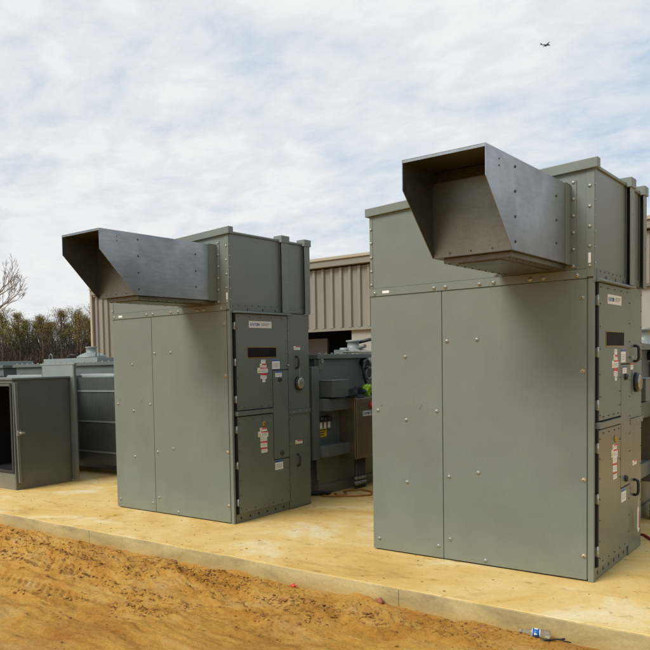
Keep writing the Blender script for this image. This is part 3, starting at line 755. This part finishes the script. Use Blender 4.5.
# ------------------------------------------------------------------ litter
def gz(x, y): return -.155+dirt_h(x, y)
bx, by = -.045, -1.085
bt = thing('plastic_bottle', (bx-.115, by-.02, gz(bx, by)+.031), 'clear plastic bottle with blue label lying on the dirt by the kerb', 'bottle', rz=R(14)); bt.scale = (.82,)*3
b = MB(); b.lathe((0, 0, 0), (1, 0, 0), [(.011, .0), (.012, .022), (.02, .045), (.031, .075), (.033, .085), (.033, .2), (.031, .212), (.024, .217)], 'bottle', 22); b.build('bottle_body', bt)
b = MB(); b.lathe((-.012, 0, 0), (1, 0, 0), [(.0145, 0), (.0145, .018), (.013, .019)], 'pale', 16); b.build('cap', bt)
b = MB(); b.lathe((.088, 0, 0), (1, 0, 0), [(.0338, 0), (.0338, .05)], 'blue', 22)
b.lathe((.084, 0, 0), (1, 0, 0), [(.0335, 0), (.0335, .004)], 'white', 22); b.lathe((.138, 0, 0), (1, 0, 0), [(.0335, 0), (.0335, .006)], 'white', 22)
b.box(.1, .126, -.012, .012, .0325, .0345, 'white'); b.prism([(.1, -.008), (.126, .0), (.1, .012)], 'y', -.0346, -.03, 'white'); b.build('bottle_label', bt)
b = MB(); g0 = gz(0, -1.06)+.012
b.tube([(-.03, -1.13, g0), (.0, -1.10, g0+.006), (.03, -1.09, g0+.01), (.06, -1.06, g0+.012), (.10, -1.06, g0+.006), (.13, -1.04, g0)], .008, 'wire', 6, .004)
b.tube([(.0, -1.10, g0+.004), (.03, -1.13, g0), (.05, -1.15, g0-.004)], .006, 'wire', 6); b.tube([(.06, -1.06, g0+.01), (.09, -1.03, g0+.012)], .006, 'wire', 5)
tag(b.build('rubber_strip'), 'black torn rubber strip lying on the dirt beside the bottle', 'strip')
def scrap(name, x, y, r, mat, label, cat, seed, group=None, sq=(1, .7, .55)):
    b = MB(); b.blob((0, 0, 0), r, mat, seed, sq, 2, .8); o = b.build(name, None, 0, None, (x, y, gz(x, y)+r*.35) if y < KY else (x, y, r*.12)); tag(o, label, cat, group)
scrap('plastic_scrap', -1.99, -1.06, .023, 'redplastic', 'bright red plastic scrap on the dirt beside the kerb, left of the brown brick shard', 'scrap', 1)
scrap('plastic_scrap', -.40, -1.13, .026, 'brick', 'small dull red scrap on the dirt just left of the bottle', 'scrap', 2, None, (1, .4, .7))
scrap('brick_shard', -1.22, -1.04, .033, 'brick', 'brown brick shard against the kerb below the nearest cabinet', 'brick', 3, None, (1, .6, .6))
scrap('paper_scrap', -2.74, -1.12, .015, 'white', 'small white paper scrap on the dirt by the kerb', 'scrap', 4)
b = MB(); b.prism([(-.035, 0), (-.01, .02), (.03, .012), (.04, -.004), (0, -.018)], 'z', 0, .004, 'leafy'); o = b.build('fallen_leaf', None, 0, None, (-4.99, -.3, .003)); o.rotation_euler = (R(6), R(-8), .4)
tag(o, 'yellow fallen leaf lying on the concrete pad in front of the farther cabinet', 'leaf')

# ------------------------------------------------------------------ building
BY = 14.0
bd = thing('warehouse', (0, BY, 0), 'long tan metal-sided warehouse with pale block base behind the equipment', 'building')
def ribbed(x0, x1, z0, z1, name='metal_siding'):
    s = MB(); k = s.m('siding'); pitch = .305; x = x0; prof = []
    while x < x1-1e-6:
        for dx, dy in ((0, 0), (.18, 0), (.205, -.075), (.28, -.075)):
            if x+dx <= x1: prof.append((x+dx, dy))
        x += pitch
    prof.append((x1, 0)); n = len(s.v)
    for (px, py) in prof: s.v.append((px, py, z0)); s.v.append((px, py, z1))
    for i in range(len(prof)-1): s.face([n+2*i, n+2*i+2, n+2*i+3, n+2*i+1], k)
    s.box(x0+.01, x1-.01, .03, .12, z0+.01, z1-.01, 'siding')
    s.build(name, bd)
EZ = 4.78
ribbed(-21.35, -14.2, .6, EZ-.3); ribbed(-14.2, -6.0, 2.70, EZ-.3); ribbed(-6.0, 11, 3.29, EZ-.3)
p = MB(); p.box(-21.3, -14.2, .02, .3, -.16, .6, 'block'); p.box(-10.02, 11, .06, .35, -.16, 2.69, 'block'); p.box(-6.0, 11, .062, .34, 2.69, 3.29, 'block'); p.build('block_wall', bd)
p = MB(); p.box(-14.2, -6.0, -.06, .05, 2.62, 2.70, 'trim'); p.box(-6, 11, -.055, .05, 3.25, 3.30, 'trim'); p.build('base_trim', bd)
p = MB(); p.box(-14.2, -10.02, .4, 6, -.16, -.05, 'bay'); p.box(-14.2, -10.02, 5.9, 6, -.1, 2.7, 'bay'); p.box(-14.3, -14.2, .12, 6, -.1, 2.7, 'bayp'); p.box(-10.02, -9.9, .35, 6, -.1, 2.7, 'bay'); p.box(-14.2, -10.02, .12, 6, 2.71, 2.8, 'bay')
p.box(-13.6, -11.55, 1.2, 1.3, -.1, 2.45, 'bayp'); p.build('loading_bay', bd)
p = MB(); p.box(-21.3, 11, -.22, .15, EZ-.26, EZ-.02, 'trim'); p.box(-21.3, 11, -.27, -.22, EZ-.07, EZ+.02, 'downspout'); p.build('fascia', bd, .01)
p = MB(); p.prism([(-.26, EZ+.012), (12, EZ+.9), (24, EZ+.01)], 'x', -21.3, 11, 'rooftan'); p.build('roof', bd)
p = MB(); p.box(-21.45, -21.3, .1, 24, -.16, EZ-.02, 'siding'); p.box(-21.3, 11, 23.9, 24, -.16, EZ-.02, 'siding'); p.build('end_wall', bd)
p = MB(); p.box(-21.41, -21.30, -.14, -.03, -.1, EZ-.05, 'downspout'); p.box(-21.43, -21.28, -.16, -.01, 1.9, 1.95, 'trim'); p.build('downspout', bd, .02)

# ------------------------------------------------------------------ camera (measured), used below only for where far things stand
CAM = dict(loc=(1.5954, -6.3437, 1.7219), yaw=42.7009, pitch=-2.8718, roll=-1.4936, f=771.859, px=174.0152, py=403.9993)
y_, p_, r_ = R(CAM['yaw']), R(CAM['pitch']), R(CAM['roll'])
Fw = Vector((-math.sin(y_)*math.cos(p_), math.cos(y_)*math.cos(p_), math.sin(p_))); R0 = Vector((math.cos(y_), math.sin(y_), 0)); U0 = R0.cross(Fw)
Rt = R0*math.cos(r_)+U0*math.sin(r_); Up = -R0*math.sin(r_)+U0*math.cos(r_)
cd = bpy.data.cameras.new('camera'); co = bpy.data.objects.new('camera', cd); COL.objects.link(co)
mw = Matrix((Rt, Up, -Fw)).transposed().to_4x4(); mw.translation = Vector(CAM['loc']); co.matrix_world = mw
cd.sensor_width = 36; cd.lens = 36*CAM['f']/650; cd.shift_x = (325-CAM['px'])/650; cd.shift_y = -(325-CAM['py'])/650
cd.clip_start = .05; cd.clip_end = 6000
S.camera = co
def bearing(u):
    d = Fw+Rt*((u-CAM['px'])/CAM['f']); d.z = 0; return d.normalized()

# ------------------------------------------------------------------ trees
def grow(mb, p, d, L, r, depth, rnd, mat, tips, spread=.6, up=.25, rmin=.012):
    n = 4; pts = [p.copy()]; q = p.copy(); dd = d.copy()
    for i in range(n):
        dd = (dd+Vector((rnd.uniform(-1, 1), rnd.uniform(-1, 1), rnd.uniform(-.6, 1)))*.13).normalized(); q = q+dd*L/n; pts.append(q.copy())
    mb.tube(pts, r, mat, 5 if depth > 2 else 4, max(r*.62, rmin*.7))
    if depth <= 0: tips.append((q, dd)); return
    if depth <= 2: tips.append((pts[2], dd))
    k = rnd.choice((2, 3, 3))
    for i in range(k):
        a = Vector((rnd.gauss(0, 1), rnd.gauss(0, 1), rnd.gauss(0, .5))).normalized()
        nd_ = (dd+a*spread*rnd.uniform(.6, 1.2)+Vector((0, 0, up))).normalized()
        st = q if i == 0 else pts[rnd.choice((2, 3, 4))]
        grow(mb, st, nd_, L*rnd.uniform(.6, .82), max(r*.56, rmin), depth-1, rnd, mat, tips, spread, up, rmin)

def forest_tree(seed, leaf, dens):
    rnd = random.Random(seed); H = 15
    root = thing('tree', (0, 0, 0), 'x', 'tree', 'trees in the woodland edge')
    b = MB(); tips = []
    tr = [Vector((0, 0, -.3))]
    for k in range(8): tr.append(Vector((tr[-1].x+rnd.uniform(-.16, .16), tr[-1].y+rnd.uniform(-.16, .16), (k+1)*H*.095)))
    b.tube(tr, .19, 'bark', 7, .07)
    RX = rnd.uniform(2.5, 3.2)                                   # half width of the rounded crown
    for k in range(15):
        z = rnd.uniform(.40, .75)*H; i = min(7, int(z/(H*.095))); q = tr[i]
        a = rnd.uniform(0, 2*PI); d = Vector((math.cos(a)*.55, math.sin(a)*.55, .85)).normalized()
        grow(b, Vector((q.x, q.y, min(z, tr[-1].z))), d, RX*.55*rnd.uniform(.7, 1.05), .065, 3, rnd, 'barkd', tips, .5, .28, .02)
    for k in range(3): grow(b, tr[-1], Vector((rnd.uniform(-.4, .4), rnd.uniform(-.4, .4), 1)).normalized(), H*.06, .07, 3, rnd, 'barkd', tips, .5, .25, .02)
    b.build('trunk', root)
    c = MB(); k = c.m(leaf); zc = H*.66
    for q, d in tips:
        if q.z < H*.38: continue
        rr = math.hypot(q.x, q.y)/RX; zz = (q.z-zc)/(H*.31)
        if rr*rr+zz*zz > 1.5: continue
        for j in range(int(dens*(.45+.9*max(0, q.z/H-.3)*1.6))):
            o = q+Vector((rnd.gauss(0, .36), rnd.gauss(0, .36), rnd.gauss(0, .30))); s_ = rnd.uniform(.04, .10)
            a = Vector((rnd.gauss(0, 1), rnd.gauss(0, 1), rnd.gauss(0, 1))).normalized(); e = a.orthogonal().normalized()*s_; f = a.cross(e).normalized()*s_*.7
            n = len(c.v); c.v += [tuple(o-e-f), tuple(o+e-f*.4), tuple(o+e*.5+f), tuple(o-e*.7+f)]; c.face([n, n+1, n+2, n+3], k)
    c.build('crown', root)
    return root
protos = [forest_tree(s, lf, dn) for s, lf, dn in ((1, 'leaf_a', 5.5), (2, 'leaf_c', 6), (3, 'leaf_b', 5), (4, 'leaf_a', 4.2), (5, 'leaf_c', 6.2))]
protos_lab = ['olive budding tree in the distant woodland edge', 'yellow-green budding tree in the distant woodland edge', 'brown budding tree in the distant woodland edge',
              'thin olive tree in the distant woodland edge', 'full yellow-green tree in the distant woodland edge']
rnd = random.Random(21); C0 = Vector((CAM['loc'][0], CAM['loc'][1], 0)); used = set(); n = 0
for row, (dist, step) in enumerate(((172, 18), (180, 14), (190, 11))):
    u = -34+row*4
    while u < 128:
        i = rnd.choice((0, 1, 1, 2, 3, 4)); pr = protos[i]
        o = pr if i not in used else copy_tree(pr); used.add(i)
        d = bearing(u+rnd.uniform(-2, 2)); dd = dist+rnd.uniform(-4, 4)
        o.location = (C0.x+d.x*dd, C0.y+d.y*dd, -.2); o.rotation_euler = (0, 0, rnd.uniform(0, 6.28)); s_ = rnd.uniform(.80, 1.13)*(.97+.015*row); o.scale = (s_*1.15, s_*1.15, s_)
        o['label'] = protos_lab[i]; u += step*rnd.uniform(.75, 1.25)
# brown thicket under the trees
c = MB(); k = c.m('brush')
for i in range(36000):
    d = bearing(rnd.uniform(-45, 135)); dd = rnd.uniform(166, 200); z = abs(rnd.gauss(0, 1))*(3.6+3*noise.noise(Vector(((C0+d*dd).x*.2, (C0+d*dd).y*.2, 8)))); z = min(z, 9); q = C0+d*dd; q.z = z-.2
    s_ = rnd.uniform(.05, .13); a = Vector((rnd.gauss(0, 1), rnd.gauss(0, 1), rnd.gauss(0, .5))).normalized(); e = Vector((a.x, a.y, 0)).normalized()*s_*.45; f = Vector((rnd.gauss(0, .3), rnd.gauss(0, .3), 1)).normalized()*s_*4
    n = len(c.v); c.v += [tuple(q-e-f), tuple(q+e-f), tuple(q+e*.6+f), tuple(q-e*.6+f)]; c.face([n, n+1, n+2, n+3], k)
for i in range(14000):
    d = bearing(rnd.uniform(-45, 135)); dd = rnd.uniform(200, 216); q = C0+d*dd; q.z = rnd.random()**1.4*(8.2+5*noise.noise(Vector((q.x*.16, q.y*.16, 3))))-.2
    s_ = rnd.uniform(.16, .36); a = Vector((rnd.gauss(0, 1), rnd.gauss(0, 1), rnd.gauss(0, .5))).normalized(); e = Vector((a.x, a.y, 0)).normalized()*s_*.5; f = Vector((rnd.gauss(0, .3), rnd.gauss(0, .3), 1)).normalized()*s_*3.4
    n = len(c.v); c.v += [tuple(q-e-f), tuple(q+e-f), tuple(q+e*.6+f), tuple(q-e*.6+f)]; c.face([n, n+1, n+2, n+3], k)
for i in range(900):
    d = bearing(rnd.uniform(-45, 135)); dd = rnd.uniform(176, 203); q = C0+d*dd; hh = rnd.uniform(5, 12.5)
    c.tube([q, q+Vector((rnd.uniform(-.6, .6), rnd.uniform(-.6, .6), hh*.5)), q+Vector((rnd.uniform(-1, 1), rnd.uniform(-1, 1), hh))], .10, 'brush', 3, .03)
tag(c.build('woodland_undergrowth'), 'dark brown thicket of brush and thin stems under the distant trees', 'undergrowth', kind='stuff')

# bare tree at the left
bt_ = thing('bare_tree', (0, 0, 0), 'leafless pale-branched tree standing in front of the distant woods', 'tree')
b = MB(); tips = []; rnd = random.Random(5)
b.tube([(0, 0, -.3), (.05, 0, 1.4), (-.03, .05, 2.9), (.05, 0, 4.2)], .17, 'barkp', 8, .10)
for k, (z, a) in enumerate(((2.7, .2), (3.1, 2.2), (3.5, 4.1), (3.9, 5.6), (4.2, 1.2), (4.2, 3.2), (4.2, 5.0))):
    grow(b, Vector((.02, 0, z)), Vector((math.cos(a)*.8, math.sin(a)*.8, .8)).normalized(), 1.15, .055, 5, rnd, 'barkp', tips, .6, .10, .008)
b.build('trunk', bt_)
d = bearing(-12); bt_.location = (C0.x+d.x*52, C0.y+d.y*52, -.2); bt_.scale = (1.3,)*3; bt_.rotation_euler.z = 1.9

# ------------------------------------------------------------------ aeroplane
dirp = (Fw+Rt*((545.6-CAM['px'])/CAM['f'])-Up*((45.0-CAM['py'])/CAM['f']))
ap = thing('airplane', tuple(Vector(CAM['loc'])+dirp*1150), 'small dark twin-engine airplane flying in the cloudy sky', 'airplane')
ap.rotation_euler = (0, 0, y_+R(4))
b = MB(); b.lathe((-7.6, 0, .3), (1, 0, -.03), [(.15, 0), (.45, 2), (.8, 5), (.95, 8), (.95, 11.5), (.7, 13.6), (.2, 15)], 'plane', 14)
b.prism([(-7.7, .6), (-5.6, .7), (-7.0, 3.1), (-8.0, 3.2)], 'y', -.12, .12, 'plane'); b.build('fuselage', ap)
for s_ in (-1, 1):
    b = MB(); b.prism([(-.2, 0), (2.4, 0), (1.6, s_*9), (.5, s_*9)], 'z', -.2, .05, 'plane')
    for v in range(len(b.v)): b.v[v] = (b.v[v][0], b.v[v][1], b.v[v][2]+abs(b.v[v][1])*.12)
    b.build('wing', ap)
    b = MB(); b.lathe((-.4, s_*3, -.35), (1, 0, 0), [(.2, 0), (.55, 1.2), (.6, 3), (.3, 3.8)], 'plane', 12); b.build('engine', ap)
    b = MB(); b.prism([(-7.6, 0), (-6.1, 0), (-6.9, s_*3), (-7.7, s_*3)], 'z', .75, .9, 'plane'); b.build('tailplane', ap)

# ------------------------------------------------------------------ light
to_sun = Vector((-.26, -.84, .84)).normalized()
el = math.asin(to_sun.z); az = math.atan2(to_sun.x, to_sun.y)
sd = bpy.data.lights.new('sun', 'SUN'); sd.energy = 1.5; sd.angle = R(28); sd.color = (1, .97, .915)
so = bpy.data.objects.new('sun', sd); COL.objects.link(so); so.rotation_euler = (-to_sun).to_track_quat('-Z', 'Y').to_euler()
w = bpy.data.worlds.new('World'); S.world = w; w.use_nodes = True; nt = w.node_tree; nt.nodes.clear()
sky = nd(nt, 'ShaderNodeTexSky', sky_type='NISHITA'); sky.sun_disc = False; sky.sun_elevation = el; sky.sun_rotation = az
sky.dust_density = 1.5; sky.air_density = 1.0
tc = nd(nt, 'ShaderNodeTexCoord').outputs['Generated']
sp = nd(nt, 'ShaderNodeSeparateXYZ'); nt.links.new(tc, sp.inputs[0])
def mth(op, a, b_=None):
    n_ = nd(nt, 'ShaderNodeMath', operation=op)
    for i, v in enumerate((a, b_)):
        if v is None: continue
        if isinstance(v, (int, float)): n_.inputs[i].default_value = v
        else: nt.links.new(v, n_.inputs[i])
    return n_.outputs[0]
zc = mth('ADD', mth('MAXIMUM', sp.outputs['Z'], 0), .20)
cx = nd(nt, 'ShaderNodeCombineXYZ'); nt.links.new(mth('DIVIDE', sp.outputs['X'], zc), cx.inputs[0]); nt.links.new(mth('DIVIDE', sp.outputs['Y'], zc), cx.inputs[1])
cv = cx.outputs[0]
mp = nd(nt, 'ShaderNodeMapping'); mp.inputs['Rotation'].default_value = (0, 0, R(35)); mp.inputs['Scale'].default_value = (1.1, 1.3, 1); nt.links.new(cv, mp.inputs['Vector']); cv2 = mp.outputs['Vector']
n1 = noi(nt, .62, 8, .55, .3, vec=cv2); n2 = noi(nt, 5.2, 8, .62, .25, vec=cv2); n3 = noi(nt, .38, 4, .5, .2, vec=cv)
cov = mth('ADD', mth('ADD', mth('MULTIPLY', n1, .68), mth('MULTIPLY', n2, .34)), mth('MULTIPLY', n3, .35))
mask = ramp(nt, cov, [(.545, (0,)*3), (.645, (.62,)*3), (.76, (1,)*3)])
ccol = ramp(nt, mth('ADD', mth('MULTIPLY', n1, .5), mth('MULTIPLY', n2, .5)), [(.36, (5.9, 6.3, 6.8)), (.50, (7.2, 7.4, 7.6)), (.64, (7.9, 7.95, 7.95))])
veil = mixc(nt, .86, sky.outputs['Color'], (4.0, 5.4, 7.0))
colr = mixc(nt, mask, veil, ccol)
bg = nd(nt, 'ShaderNodeBackground'); bg.inputs['Strength'].default_value = .053; nt.links.new(colr, bg.inputs['Color'])
ou = nd(nt, 'ShaderNodeOutputWorld'); nt.links.new(bg.outputs[0], ou.inputs['Surface'])

S.render.engine = 'CYCLES'
S.view_settings.view_transform = 'Standard'; S.view_settings.look = 'None'; S.view_settings.gamma = 1; S.view_settings.exposure = 1.08
S.cycles.max_bounces = 6; S.cycles.use_denoising = True
